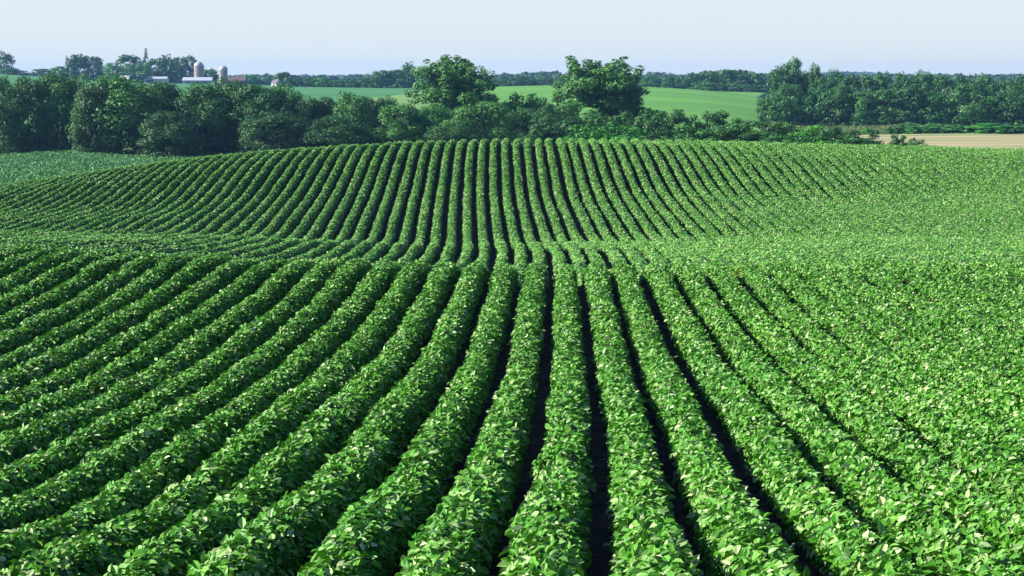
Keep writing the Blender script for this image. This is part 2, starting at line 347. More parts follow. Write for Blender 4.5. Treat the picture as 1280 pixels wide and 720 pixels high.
def make_row(k):
    # centre of row k lies between gap k-1 and gap k
    def cX(Y): return gapX(k, Y) - SPACING / 2 + off + 0.03 * vnoise(Y / 9.0 + k * 5.1, np.full_like(Y, k * 2.2))
    off = float(0.016 * rng.standard_normal())
    Yall = np.arange(11.0, 170.0, 0.5); X = cX(Yall)
    uu = UX + F * X / Yall; mg = F * (2.5 + 0.02 * Yall) / Yall
    vis = (uu > 0 - mg) & (uu < 1280 + mg)
    if not vis.any(): return None
    y0, y1 = Yall[vis].min(), Yall[vis].max() + 0.5
    VS, QS, AT, MI = [], [], [], []; nv = 0
    # inner hull for stems and leaves, their shade put into its dark green
    ys = [y0]
    while ys[-1] < y1: ys.append(ys[-1] + (0.18 if ys[-1] < 60 else 0.45))
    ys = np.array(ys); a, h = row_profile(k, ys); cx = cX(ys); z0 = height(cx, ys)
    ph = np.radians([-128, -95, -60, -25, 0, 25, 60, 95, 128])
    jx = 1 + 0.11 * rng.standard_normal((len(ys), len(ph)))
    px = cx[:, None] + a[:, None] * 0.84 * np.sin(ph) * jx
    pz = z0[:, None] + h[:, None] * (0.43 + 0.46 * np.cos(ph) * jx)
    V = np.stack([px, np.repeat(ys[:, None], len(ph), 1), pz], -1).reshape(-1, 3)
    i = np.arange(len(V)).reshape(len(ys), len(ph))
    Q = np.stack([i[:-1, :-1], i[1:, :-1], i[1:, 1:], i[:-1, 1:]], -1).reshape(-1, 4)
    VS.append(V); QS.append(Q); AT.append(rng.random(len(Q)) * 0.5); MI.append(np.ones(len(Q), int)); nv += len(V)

    def shell(n, ya, yb, jit):
        y = rng.uniform(ya, yb, n); a, h = row_profile(k, y); cx = cX(y); z0 = height(cx, y)
        s = rng.uniform(-1, 1, n); phi = np.sign(s) * np.abs(s) ** 0.9 * math.radians(112)
        r = 1 - jit * rng.random(n) ** 1.6 + 0.09 * np.abs(rng.standard_normal(n)) * (rng.random(n) < 0.3)
        P = np.stack([cx + a * np.sin(phi) * r, y, z0 + h * (0.45 + 0.52 * np.cos(phi) * r)], 1)
        O = np.stack([np.sin(phi) * 0.8, np.zeros(n), np.cos(phi)], 1)
        return P, O, phi
    # near part: trifoliate leaves
    segs = [(max(y0, 11), 34, 260, True), (34, 60, 170, True), (60, 84, 90, False), (84, 125, 260, False), (125, 170, 210, False)]
    for ya, yb, dens, tri in segs:
        ya = max(ya, y0); yb = min(yb, y1)
        if yb <= ya: continue
        n = int((yb - ya) * dens)
        P, O, phi = shell(n, ya, yb, 0.24)
        N = unit(O * 0.80 + np.array([0, 0, 0.30]) + rng.standard_normal((n, 3)) * 0.36 + sun_np * (0.12 + 0.5 * np.clip(np.cos(phi + 0.35), 0, 1))[:, None])
        A = rng.standard_normal((n, 3)); A += np.stack([np.sin(phi) * 0.6, np.zeros(n), -0.35 * np.ones(n)], 1)
        A = unit(A - N * (A * N).sum(1, keepdims=True))
        if tri:
            rr = rng.random(n)
            for ang in (0, 105, -105):
                t = np.radians(ang + rng.normal(0, 10, n))[:, None]; B = np.cross(N, A)
                A2 = A * np.cos(t) + B * np.sin(t)
                N2 = unit(N + rng.standard_normal((n, 3)) * 0.34); A2 = unit(A2 - N2 * (A2 * N2).sum(1, keepdims=True))
                L = rng.uniform(0.058, 0.108, n) * (1.0 if ang == 0 else 0.9)
                V, Q, c = leaves(P + A2 * 0.012, N2, A2, L, L * rng.uniform(0.58, 0.72, n), rng.uniform(0.02, 0.28, n))
                VS.append(V); QS.append(Q + nv); nv += len(V)
                t = np.clip(rr * 0.50 + rng.random(n) * 0.42, 0, 1); pl = rng.random(n) < 0.12; t[pl] = rng.uniform(0.84, 1.0, pl.sum())  # a random share of leaflets gets the painted highlight tone
                AT.append(np.repeat(t, c)); MI.append(np.zeros(len(Q), int))
        else:
            L = rng.uniform(0.075, 0.125, n) * (1.0 if ya < 120 else 1.1)
            V, Q, c = leaves(P, N, A, L, L * 0.72, np.zeros(n), False)
            VS.append(V); QS.append(Q + nv); nv += len(V)
            t = rng.random(n) * 0.90; pl = rng.random(n) < 0.12; t[pl] = rng.uniform(0.82, 1.0, pl.sum())  # same painted highlight tone for the far leaves
            AT.append(t); MI.append(np.zeros(len(Q), int))
    Q = np.concatenate(QS)
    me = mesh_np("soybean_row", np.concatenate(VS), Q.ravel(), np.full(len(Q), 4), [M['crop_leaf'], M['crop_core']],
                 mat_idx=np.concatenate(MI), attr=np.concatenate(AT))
    return link("soybean_row", me)

ORD = {1: "first", 2: "second", 3: "third", 4: "fourth", 5: "fifth", 6: "sixth", 7: "seventh", 8: "eighth", 9: "ninth", 10: "tenth",
       11: "eleventh", 12: "twelfth", 13: "thirteenth", 14: "fourteenth", 15: "fifteenth", 16: "sixteenth", 17: "seventeenth", 18: "eighteenth", 19: "nineteenth"}
TENS = {20: "twent", 30: "thirt", 40: "fort", 50: "fift", 60: "sixt", 70: "sevent"}
def ordinal(n):
    if n in ORD: return ORD[n]
    t = n // 10 * 10; r = n - t
    return TENS[t] + ("ieth" if r == 0 else "y-" + ORD[r])
for k in range(-62, 64):
    o = make_row(k)
    if o is None: continue
    if k == 0: lb = "straight middle soybean row, from just right of the bottom centre to the hilltop"
    elif k < 0: lb = "leafy green soybean row, %s left of the straight middle row" % ordinal(-k)
    else: lb = "leafy green soybean row, %s right of the straight middle row" % ordinal(k)
    tag(o, lb, "crop row", "soybean rows running over the hill")

# the second bean field, beyond the hill on the left: too many plants to count
def bean_patch():
    n = 260000
    Y = rng.uniform(205, 372, n) ; u = rng.uniform(-120, 700, n); X = uX(u, Y)
    keep = rng.random(n) < (Y / 372.0); X, Y = X[keep], Y[keep]; n = len(X)
    nz = 0.5 + 0.22 * vnoise(X / 1.4, Y / 1.4) + 0.35 * vnoise(X / 11 + 40, Y / 18)
    P = np.stack([X, Y, height(X, Y) + nz * rng.uniform(0.7, 1.1, n) + 0.1], 1)
    N = unit(rng.standard_normal((n, 3)) * 0.5 + np.array([0, 0, 0.9]) + sun_np * 0.2)
    A = rng.standard_normal((n, 3)); A = unit(A - N * (A * N).sum(1, keepdims=True))
    L = rng.uniform(0.18, 0.34, n)
    V, Q, c = leaves(P, N, A, L, L * 0.8, np.zeros(n), False)
    me = mesh_np("bean_field", V, Q.ravel(), np.full(len(Q), 4), [M['bean_leaf']], attr=rng.random(n))
    tag(link("bean_field", me), "blue green bean crop in the low field behind the left slope", "crop", kind='stuff')
M['bean_leaf'] = leaf_mat("bean_leaf", [(0, (0.035, 0.13, 0.032)), (0.6, (0.065, 0.21, 0.052)), (1, (0.115, 0.28, 0.09))], 0.6, 0.3, 0.2, (0.05, 0.2, 0.05), patch=(0.05, (0.8, 0.85, 0.9), (1.15, 1.1, 1.05)))
M['bean_bed'] = flat_mat("bean_bed", (0.02, 0.07, 0.025), (0.04, 0.12, 0.045), 0.3, 0.9)
field_sheet("field_low", lambda y: -200, lambda y: 760, 200, 374, 0.35, M['bean_bed'])
bean_patch()

# one yellow weed standing above the crop near the crest
def yellow_weed():
    Y = 52.0; X = uX(922, Y); z = zat(X, Y); r = np.random.default_rng(3)
    e = tag(empty("yellow_weed", (X, Y, z)), "single yellow weed sticking out of the green crop right of the middle", "weed")
    b = MB(); b.tube((0, 0, 0), (0.01, 0, .72), .006, .004, 6)
    for j in range(5):
        t = j * 1.3; b.tube((0, 0, .45 + .04 * j), (math.cos(t) * .1, math.sin(t) * .1, .6 + .04 * j), .004, .003, 5)
    b.build("stem", M['crop_core'], e)
    n = 26; P = np.stack([r.normal(0, .05, n), r.normal(0, .05, n), r.uniform(.58, .82, n)], 1); N = unit(r.standard_normal((n, 3)) + [-.5, -.3, .6])
    A = r.standard_normal((n, 3)); A = unit(A - N * (A * N).sum(1, keepdims=True)); L = r.uniform(.04, .07, n)
    V, Q, c = leaves(P, N, A, L, L * .6, np.full(n, .1)); m = leaf_mat("yellow_leaf", [(0, (.36, .42, .03)), (1, (.5, .52, .05))], 0.5, .3, .2, (.6, .55, .03))
    link("leaves", mesh_np("leaves", V, Q.ravel(), np.full(len(Q), 4), [m], attr=r.random(len(Q))), e)
yellow_weed()

# ------------------------------------------------------------------ trees (unit height and unit width, scaled by their Empty)
def crown_mesh(kind, seed, nleaf, leafsz):
    r = np.random.default_rng(seed); C = []
    if kind == 'oak':
        n = 66
        for i in range(n):
            z = r.uniform(0.04, 1) ; t = r.uniform(0, 2 * math.pi)
            rad = 0.5 * (math.sqrt(max(0, 1 - ((z - 0.42) / 0.60) ** 2)) if z > .42 else 1 - 0.25 * (.42 - z)) * r.uniform(0.55, 1.0)
            C.append((rad * math.cos(t) * 0.86, rad * math.sin(t) * 0.86, z * 0.90, r.uniform(0.085, 0.15)))
    elif kind == 'plume':      # full cottonwood crown with ascending plumes at the top
        for i in range(95):
            z = r.uniform(0.03, 0.84); t = r.uniform(0, 2 * math.pi)
            rad = 0.5 * (math.sqrt(max(0, 1 - ((z - 0.36) / 0.62) ** 2)) if z > .36 else 0.72 + 0.28 * z / .36) * r.uniform(0.25, 1.0)
            C.append((rad * math.cos(t) * 0.9, rad * math.sin(t) * 0.9, z, r.uniform(0.05, 0.095)))
        for j in range(16):
            t = j * 2.4 + r.uniform(-.3, .3); lean = r.uniform(0.03, 0.34); top = r.uniform(0.90, 1.0) - 0.5 * max(0, lean - 0.2)
            for z in np.arange(0.5, top, 0.04):
                q_ = (z / top) ** 0.8; w = 0.075 * (1.35 - 0.8 * (z / top))
                C.append((lean * q_ * math.cos(t) + r.normal(0, .015), lean * q_ * math.sin(t) + r.normal(0, .015), z, w * r.uniform(0.7, 1.1)))
    elif kind == 'bush':
        for i in range(34):
            t = r.uniform(0, 2 * math.pi); rr = r.uniform(0, 1) ** 0.6 * 0.40
            zt = math.sqrt(max(0.02, 1 - (rr / 0.5) ** 2)) * r.uniform(0.55, 1.0)
            for z in np.linspace(0.12, zt * 0.9, 3): C.append((rr * math.cos(t), rr * math.sin(t), z, r.uniform(0.07, 0.12)))
    elif kind == 'spire':
        for z in np.linspace(0.08, 0.95, 22):
            w = 0.5 * (1 - z) ** 0.85
            for j in range(5):
                t = r.uniform(0, 2 * math.pi); C.append((w * 0.7 * math.cos(t), w * 0.7 * math.sin(t), z, 0.03 + 0.10 * (1 - z)))
    C = np.array(C); vol = C[:, 3] ** 2; pick = r.choice(len(C), nleaf, p=vol / vol.sum())
    c = C[pick]; d = unit(r.standard_normal((nleaf, 3)))
    rad = c[:, 3] * (0.55 + 0.55 * r.random(nleaf) ** 0.6)
    P = c[:, :3] + d * rad[:, None] * np.array([1, 1, 0.72]); P[:, 2] = np.clip(P[:, 2], 0.015, None)
    out = unit(P - np.array([0, 0, 0.35])); N = unit(d * 0.8 + out * 0.3 + r.standard_normal((nleaf, 3)) * 0.45 + np.array([0, 0, .25]))
    A = r.standard_normal((nleaf, 3)); A = unit(A - N * (A * N).sum(1, keepdims=True))
    L = leafsz * r.uniform(0.6, 1.4, nleaf)
    V, Q, k = leaves(P - A * L[:, None] * 0.5, N, A, L, L * 0.75, np.zeros(nleaf), False)
    zt = np.quantile(V[:, 2], .985 if kind in ('bush', 'plume') else .996); V[:, 2] *= 1 / zt; rt = np.quantile(np.abs(V[:, :2]), .965 if kind == 'plume' else .995); V[:, :2] *= 0.5 / rt
    cl = r.random(len(C))
    return mesh_np("crown", V, Q.ravel(), np.full(len(Q), 4), [M['tree_leaf']], attr=np.clip(0.35 * cl[pick] + 0.65 * r.random(nleaf), 0, 1))

def trunk_mesh(kind, seed):
    r = np.random.default_rng(seed + 500); b = MB(); top = {'oak': 0.55, 'plume': 0.7, 'bush': 0.5, 'spire': 0.95}[kind]; tr = {'oak': .03, 'plume': .032, 'bush': .02, 'spire': .02}[kind]
    z = -0.03; p = Vector((0, 0, z)); rr = tr
    for s in range(5):
        p2 = Vector((r.normal(0, .008), r.normal(0, .008), -0.03 + (top + .03) * (s + 1) / 5)); b.tube(p, p2, rr, rr * 0.8, 8, s in (0, 4)); p = p2; rr *= 0.8
        if s and kind != 'spire':
            for j in range(3):
                t = r.uniform(0, 6.28); L = r.uniform(.2, .38) * (0.6 if kind == 'plume' else 1)
                m = p + Vector((math.cos(t) * L * .5, math.sin(t) * L * .5, L * .35)); e = m + Vector((math.cos(t) * L * .45, math.sin(t) * L * .45, L * .45))
                b.tube(p, m, rr * .55, rr * .35, 6); b.tube(m, e, rr * .35, rr * .12, 5)
    V = np.concatenate(b.v); fl = [i for f in b.f for i in f]
    return mesh_np("trunk", V, np.array(fl), np.array([len(f) for f in b.f]), [M['bark']], smooth=np.ones(len(b.f), bool))

PROTO = {}
def proto(kind, var, lod):
    key = (kind, var, lod)
    if key not in PROTO:
        n, s = {'near': (17000, 0.027), 'mid': (7000, 0.040), 'far': (2200, 0.065)}[lod]
        if kind == 'plume': n, s = int(n * 2.2), s * 0.8
        if kind == 'bush': n, s = int(n * .6), s * 1.4
        if kind == 'spire': n = int(n * .5)
        PROTO[key] = (crown_mesh(kind, hash((kind == 'oak', kind == 'plume', kind == 'bush', var)) % 10000 + var, n, s), trunk_mesh(kind, var))
    return PROTO[key]

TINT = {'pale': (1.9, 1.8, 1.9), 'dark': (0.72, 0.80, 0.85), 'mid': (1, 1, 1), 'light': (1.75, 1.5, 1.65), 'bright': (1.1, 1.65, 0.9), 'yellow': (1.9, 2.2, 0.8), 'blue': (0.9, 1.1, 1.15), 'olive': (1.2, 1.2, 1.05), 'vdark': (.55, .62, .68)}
tcount = 0
def tree(name, u, top, wpx, Y, kind, tint, label, group, cat='tree', var=None, base=None):
    global tcount; tcount += 1
    X = uX(u, Y); z = zat(X, Y) if base is None else base; h = vZ(top, Y) - z; w = wpx / F * Y
    h = max(h, 1.0)
    lod = 'near' if Y < 430 else ('mid' if Y < 950 else 'far')
    if kind == 'bush' and Y > 430: lod = 'far'
    v = (tcount * 7 % 4) if var is None else var
    cm, tm = proto(kind, v, lod)
    r = np.random.default_rng(tcount)
    e = empty(name, (X, Y, z), r.uniform(0, 6.28), (w * (1.5 if kind == 'bush' else 1.1),) * 2 + (h,))
    tag(e, label, cat, group)
    t = link("trunk", tm, e); c = link("crown", cm, e)
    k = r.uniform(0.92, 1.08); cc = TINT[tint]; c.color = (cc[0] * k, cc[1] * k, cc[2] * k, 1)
    return e

BELT = "trees of the dark belt behind the hill"
belt = [
 (2, 98, 50, 366, 'oak', 'dark', "dark oak cut off at the left edge of the belt behind the low field"),
 (34, 98, 50, 370, 'oak', 'dark', "second dark oak from the left edge in the belt behind the low field"),
 (70, 94, 46, 372, 'oak', 'olive', "olive topped oak between the second oak and the narrow tree"),
 (97, 95, 36, 374, 'oak', 'olive', "narrow olive oak just left of the broad pale topped oak"),
 (150, 96, 92, 362, 'oak', 'olive', "broad round oak with pale topped crown at the left of the belt"),
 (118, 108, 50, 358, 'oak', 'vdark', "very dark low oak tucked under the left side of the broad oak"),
 (194, 104, 60, 368, 'oak', 'dark', "dark oak below the pale farm sheds, right of the broad oak"),
 (226, 119, 34, 372, 'oak', 'bright', "lighter green low tree in the dip below the farm silos"),
 (254, 106, 62, 366, 'oak', 'mid', "mid green oak below the tall silo, right of the dip"),
 (285, 101, 56, 370, 'oak', 'mid', "tallest green oak in front of the long dark barn"),
 (322, 107, 58, 366, 'oak', 'dark', "dark oak left of the small white house"),
 (352, 106, 46, 370, 'oak', 'olive', "grey green oak rising just under the small white house"),
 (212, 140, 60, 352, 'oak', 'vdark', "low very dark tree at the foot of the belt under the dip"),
 (385, 123, 38, 368, 'oak', 'dark', "dark tree right of the small white house, twin to the left"),
 (403, 122, 34, 370, 'oak', 'dark', "dark tree right of the small white house, twin to the right"),
 (437, 117, 48, 368, 'oak', 'olive', "round topped olive tree in the belt before the distant field"),
 (461, 123, 32, 372, 'oak', 'dark', "thin dark tree right of the round topped olive tree"),
 (482, 122, 32, 374, 'oak', 'dark', "dark tree with open top left of the low round tree"),
 (500, 131, 54, 356, 'oak', 'olive', "low round olive tree left of the bright shrub"),
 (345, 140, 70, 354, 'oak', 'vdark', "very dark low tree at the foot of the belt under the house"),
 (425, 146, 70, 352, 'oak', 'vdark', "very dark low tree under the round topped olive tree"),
 (540, 133, 46, 360, 'oak', 'bright', "fresh green tree beneath the left side of the left tall cottonwood"),
 (603, 128, 66, 352, 'oak', 'light', "pale round oak in front of the left tall cottonwood"),
 (640, 124, 30, 384, 'bush', 'bright', "small fresh green tree right of the left tall cottonwood"),
 (662, 124, 32, 386, 'bush', 'bright', "small fresh green tree midway between the two tall cottonwoods"),
 (690, 124, 34, 388, 'bush', 'mid', "small green tree touching the left foot of the right cottonwood"),
 (652, 136, 46, 364, 'oak', 'mid', "mid green tree right of the pale round oak"),
 (693, 133, 52, 362, 'oak', 'dark', "dark round tree left of the right tall cottonwood's foot"),
 (575, 150, 60, 345, 'oak', 'dark', "low dark tree at the foot of the left tall cottonwood"),
]
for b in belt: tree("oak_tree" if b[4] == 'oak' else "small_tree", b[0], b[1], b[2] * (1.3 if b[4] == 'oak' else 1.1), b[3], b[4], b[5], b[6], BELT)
TALL = "two tall cottonwoods above the belt"
tree("cottonwood_tree", 566, 79, 94, 380, 'plume', 'light', "tall airy cottonwood with pale leaves, the left of two standing above the belt", TALL, var=0)
tree("cottonwood_tree", 751, 80, 100, 384, 'plume', 'light', "tall broad cottonwood right of the middle, the right of two standing above the belt", TALL, var=1)
tree("oak_tree", 778, 96, 52, 381, 'oak', 'dark', "dark rounded tree filling the right side of the right cottonwood", BELT)
SH = "shrubs along the creek behind the hill"
shr = [
 (716, 152, 56, 318, 'dark', "dark green shrub behind the hill crest left of the right cottonwood"), (757, 146, 62, 322, 'mid', "broad shrub right below the right cottonwood"),
 (800, 142, 54, 326, 'mid', "green shrub at the right foot of the right cottonwood"), (817, 146, 42, 320, 'dark', "dark shrub at the left foot of the bright hillside field"),
 (850, 143, 44, 326, 'mid', "tall green shrub below the bright hillside field, left one"), (877, 145, 38, 328, 'mid', "green shrub below the middle of the bright hillside field"),
 (905, 144, 48, 326, 'dark', "dark domed shrub below the bright hillside field, right one"), (868, 159, 62, 300, 'light', "pale feathery shrub on the crest below the bright field"),
 (915, 158, 46, 304, 'mid', "green shrub on the crest below the domed shrub"), (950, 155, 54, 306, 'mid', "bushy shrub below the left end of the big wood"),
 (985, 156, 40, 308, 'olive', "olive shrub left of the yellow green shrub"), (1011, 161, 44, 300, 'yellow', "bright yellow green shrub at the edge of the crop"),
 (1044, 163, 46, 302, 'dark', "dark shrub right of the yellow green shrub"), (1074, 166, 42, 300, 'vdark', "very dark shrub at the right end of the shrub line"),
 (1122, 170, 24, 304, 'mid', "small dark shrub standing before the tan field, left one"), (1140, 176, 30, 302, 'mid', "low spreading shrub before the tan field, right one"),
 (676, 156, 52, 316, 'dark', "low dark shrub on the crest left of the cottonwood shrubs"), (776, 160, 60, 304, 'bright', "fresh green low shrub on the crest under the right cottonwood"),
 (830, 163, 50, 302, 'dark', "low dark shrub on the crest left of the feathery shrub"), (735, 162, 50, 304, 'bright', "fresh green low shrub left of the one under the cottonwood"),
 (1060, 172, 50, 296, 'mid', "low green shrub filling the foot of the dark shrubs"), (985, 170, 60, 294, 'mid', "low green shrub at the foot of the olive shrub")]
for s in shr: tree("shrub", s[0], s[1], s[2], s[3], 'bush', s[4], s[5], SH, 'shrub')
BU = "bushes between the tan field and the wood"
for u, t, w, c, l in [(1083, 160, 12, 'bright', "small round green bush at the left end of the tan field"), (1092, 162, 9, 'mid', "tiny dark bush next to the small round one"),
    (1110, 160, 14, 'mid', "small bush left of the long bush row"), (1121, 157, 18, 'mid', "round bush at the left end of the bush row"), (1143, 154, 46, 'pale', "long pale bush, first broad one of the bush row"),
    (1170, 155, 42, 'pale', "pale bush in the middle of the bush row"), (1194, 156, 38, 'pale', "grey green bush right of the middle of the bush row"), (1234, 154, 62, 'bright', "longest green bush at the right of the bush row"),
    (1262, 158, 26, 'mid', "small bush at the right end of the bush row")]:
    tree("bush", u, t, w, 500, 'bush', c, l, BU, 'bush')

WOOD = "trees of the big wood on the right"
wood_back = [(975, 84, 34), (988, 74, 36), (1016, 81, 18), (1005, 92, 34), (1040, 88, 26), (1028, 97, 34), (1060, 94, 30), (1082, 95, 28), (1101, 91, 26), (1125, 92, 30), (1150, 90, 34), (1176, 95, 32), (1203, 95, 34), (1228, 94, 34), (1252, 100, 34), (1276, 97, 36), (1305, 96, 36)]
wood_front = [(968, 117, 42), (984, 104, 40), (1006, 129, 26), (1018, 112, 36), (1044, 108, 40), (1072, 114, 40), (1100, 112, 42), (1134, 106, 44), (1164, 114, 36), (1208, 104, 52), (1236, 120, 34), (1262, 108, 42), (1292, 108, 42)]
tn = ['dark', 'mid', 'blue', 'dark', 'olive', 'mid']
for i, (u, t, w) in enumerate(wood_back):
    lb = "tall tree at the back of the big wood, %s from its left end" % ordinal(i + 1)
    if i == 1: lb = "tallest tree of the big wood, rising near its left end"
    if i == 2: lb = "slim tree poking up right of the tallest tree of the wood"
    tree("wood_tree", u, t, w * 1.12, 628 + (i * 37 % 30), 'oak', tn[i * 5 % 6], lb, WOOD)
for i, (u, t, w) in enumerate(wood_front):
    tree("wood_tree", u, t, w * 1.15, 596 + (i * 11 % 12), 'oak', ['light', 'mid', 'dark', 'blue', 'mid'][i % 5] if i not in (0,) else 'olive',
         "lower tree on the front edge of the big wood, %s from its left end" % ordinal(i + 1), WOOD)

MID = "trees beyond the bright hillside field"
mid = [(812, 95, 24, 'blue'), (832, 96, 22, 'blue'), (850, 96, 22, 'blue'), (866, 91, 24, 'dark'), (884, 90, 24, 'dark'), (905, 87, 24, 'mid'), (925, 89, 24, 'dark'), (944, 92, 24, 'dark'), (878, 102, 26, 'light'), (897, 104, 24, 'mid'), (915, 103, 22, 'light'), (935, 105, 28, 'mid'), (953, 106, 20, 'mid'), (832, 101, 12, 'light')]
for i, (u, t, w, c) in enumerate(mid):
    Y = 1060 if i < 8 else 1030
    tree("hill_tree", u, t, w * 1.2, Y, 'oak', c, ("tree on the skyline behind the bright field, %s from the left" % ordinal(i + 1)) if i < 8 else ("pale low tree along the top edge of the bright field, %s from the left" % ordinal(i - 7 + (0 if i < 13 else 0))), MID, base=vZ(113.5 if i < 8 else 116, Y))
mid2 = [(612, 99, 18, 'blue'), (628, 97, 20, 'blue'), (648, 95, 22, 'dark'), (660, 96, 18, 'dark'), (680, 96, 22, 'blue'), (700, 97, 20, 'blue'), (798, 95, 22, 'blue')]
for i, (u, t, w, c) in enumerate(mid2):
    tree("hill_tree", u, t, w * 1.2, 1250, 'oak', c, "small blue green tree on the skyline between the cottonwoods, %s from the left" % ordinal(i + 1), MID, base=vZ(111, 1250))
LT = "trees along the crest of the blue green field"
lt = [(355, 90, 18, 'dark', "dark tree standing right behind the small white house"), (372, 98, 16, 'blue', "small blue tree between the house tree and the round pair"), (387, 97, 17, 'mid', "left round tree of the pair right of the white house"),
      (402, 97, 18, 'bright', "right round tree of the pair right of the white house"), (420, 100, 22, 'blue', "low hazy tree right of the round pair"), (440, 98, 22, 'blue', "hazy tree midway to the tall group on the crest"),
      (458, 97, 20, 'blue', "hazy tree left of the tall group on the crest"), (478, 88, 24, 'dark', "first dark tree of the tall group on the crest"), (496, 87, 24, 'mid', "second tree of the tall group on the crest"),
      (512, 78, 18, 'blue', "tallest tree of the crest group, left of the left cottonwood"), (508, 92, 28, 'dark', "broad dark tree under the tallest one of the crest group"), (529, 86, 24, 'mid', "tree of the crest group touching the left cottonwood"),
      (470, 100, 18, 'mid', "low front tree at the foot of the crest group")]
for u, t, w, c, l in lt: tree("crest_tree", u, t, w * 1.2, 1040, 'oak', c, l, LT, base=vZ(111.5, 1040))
FT = "trees around the farmstead"
ft = [(4, 65, 24, 'dark', 'oak', "tall tree cut off by the left edge on the skyline"), (10, 84, 26, 'mid', 'oak', "green bush like tree under the tall tree at the left edge"), (24, 88, 22, 'dark', 'oak', "low dark tree right of the tall tree at the left edge"),
      (52, 86, 22, 'mid', 'oak', "low tree alone on the far left skyline"), (38, 92, 14, 'mid', 'oak', "lowest small tree on the far left skyline"), (74, 83, 24, 'light', 'oak', "pale low tree left of the open crowned tree"),
      (97, 70, 24, 'dark', 'plume', "open crowned tree with sky showing through, left of the farm"), (117, 71, 24, 'mid', 'oak', "rounded tree right of the open crowned tree"), (128, 88, 18, 'dark', 'oak', "short dark tree in the gap before the farm trees"),
      (88, 84, 22, 'mid', 'oak', "small tree at the foot of the open crowned tree"), (142, 79, 26, 'light', 'oak', "pale round tree at the left end of the farm trees"), (162, 69, 34, 'dark', 'oak', "big dark tree left of the pointed conifer"),
      (160, 80, 26, 'light', 'oak', "pale tree in front of the big dark farm tree"), (183, 61, 12, 'dark', 'spire', "pointed conifer poking above the farm trees"), (180, 78, 24, 'light', 'oak', "pale tree below the pointed conifer"),
      (195, 74, 24, 'mid', 'oak', "farm tree just right of the pointed conifer"), (209, 69, 24, 'dark', 'oak', "tall dark farm tree above the wide shed"), (224, 72, 22, 'mid', 'oak', "farm tree between the wide shed and the long shed"),
      (237, 70, 22, 'dark', 'oak', "dark farm tree just left of the tall silo"), (262, 87, 24, 'mid', 'oak', "green tree standing between the two silos"), (269, 92, 18, 'mid', 'oak', "small tree left of the shorter silo"),
      (250, 82, 20, 'dark', 'oak', "dark tree hidden behind the tall silo"), (312, 93, 22, 'bright', 'oak', "bright small tree at the right end of the long dark barn"), (298, 98, 16, 'mid', 'oak', "low tree in front of the long dark barn"),
      (326, 99, 20, 'blue', 'oak', "low hazy tree between the barn and the white house"), (336, 101, 16, 'blue', 'oak', "low hazy tree just left of the white house")]
for u, t, w, c, k, l in ft:
    Y = 1330 if u not in (10, 24, 262, 269, 142, 160, 180, 298) or t < 78 else 1290
    tree("farm_tree" if k != 'spire' else "conifer_tree", u, t, w * 1.15, Y, k, c, l, FT)

# far-off woods that read as one mass
def distant_woods():
    r = np.random.default_rng(5); PS, NS, LS, AT = [], [], [], []
    bands = [(-150, 1500, 1700, 1850, 97.5, 320), (400, 1400, 2400, 2700, 95.5, 300), (-150, 1500, 3300, 3800, 96.5, 340), (1000, 1130, 4300, 4600, 92, 90), (1215, 1330, 4300, 4600, 95, 80), (600, 720, 2100, 2250, 93.5, 70), (780, 860, 2100, 2250, 93.5, 60), (860, 960, 1500, 1600, 94, 50)]
    for u0, u1, Ya, Yb, vt, n in bands:
        for i in range(n):
            u = r.uniform(u0, u1); Y = r.uniform(Ya, Yb); w = r.uniform(9, 14) * (1 if Y < 3000 else 2.0)
            edge = min(1, (u - u0) / 40 + .25, (u1 - u) / 40 + .25) if u1 - u0 < 200 else 1
            top = vZ(VH + 6 + (vt - VH - 6) * edge, Y) + 3.0 * r.random() + 3.5 * float(vnoise(np.array([u / 30.0]), np.array([Y / 500.0]))[0]); X = uX(u, Y)
            zb = zat(X, Y) - 1; k = 90; d = unit(r.standard_normal((k, 3)))
            hgt = max(top - zb, 4)
            PS.append(np.array([X, Y, zb + hgt * 0.5]) + d * np.array([w * .5, w * .5, hgt * .5]) * r.uniform(.75, 1, (k, 1))); NS.append(unit(d + r.standard_normal((k, 3)) * .5))
            LS.append(np.full(k, w * 0.34)); AT.append(np.full(k, r.random()) * .6 + r.random(k) * .4)
    P = np.concatenate(PS); N = np.concatenate(NS); L = np.concatenate(LS); A = r.standard_normal((len(P), 3)); A = unit(A - N * (A * N).sum(1, keepdims=True))
    V, Q, c = leaves(P - A * L[:, None] * .5, N, A, L, L * .8, np.zeros(len(P)), False)
    me = mesh_np("distant_woods", V, Q.ravel(), np.full(len(Q), 4), [M['far_leaf']], attr=np.concatenate(AT))
    tag(link("distant_woods", me), "hazy blue woods along the far horizon", "woods", kind='stuff')
M['far_leaf'] = leaf_mat("far_leaf", [(0, (0.025, 0.06, 0.025)), (1, (0.07, 0.13, 0.05))], 0.7, 0.2, 0.1)
distant_woods()

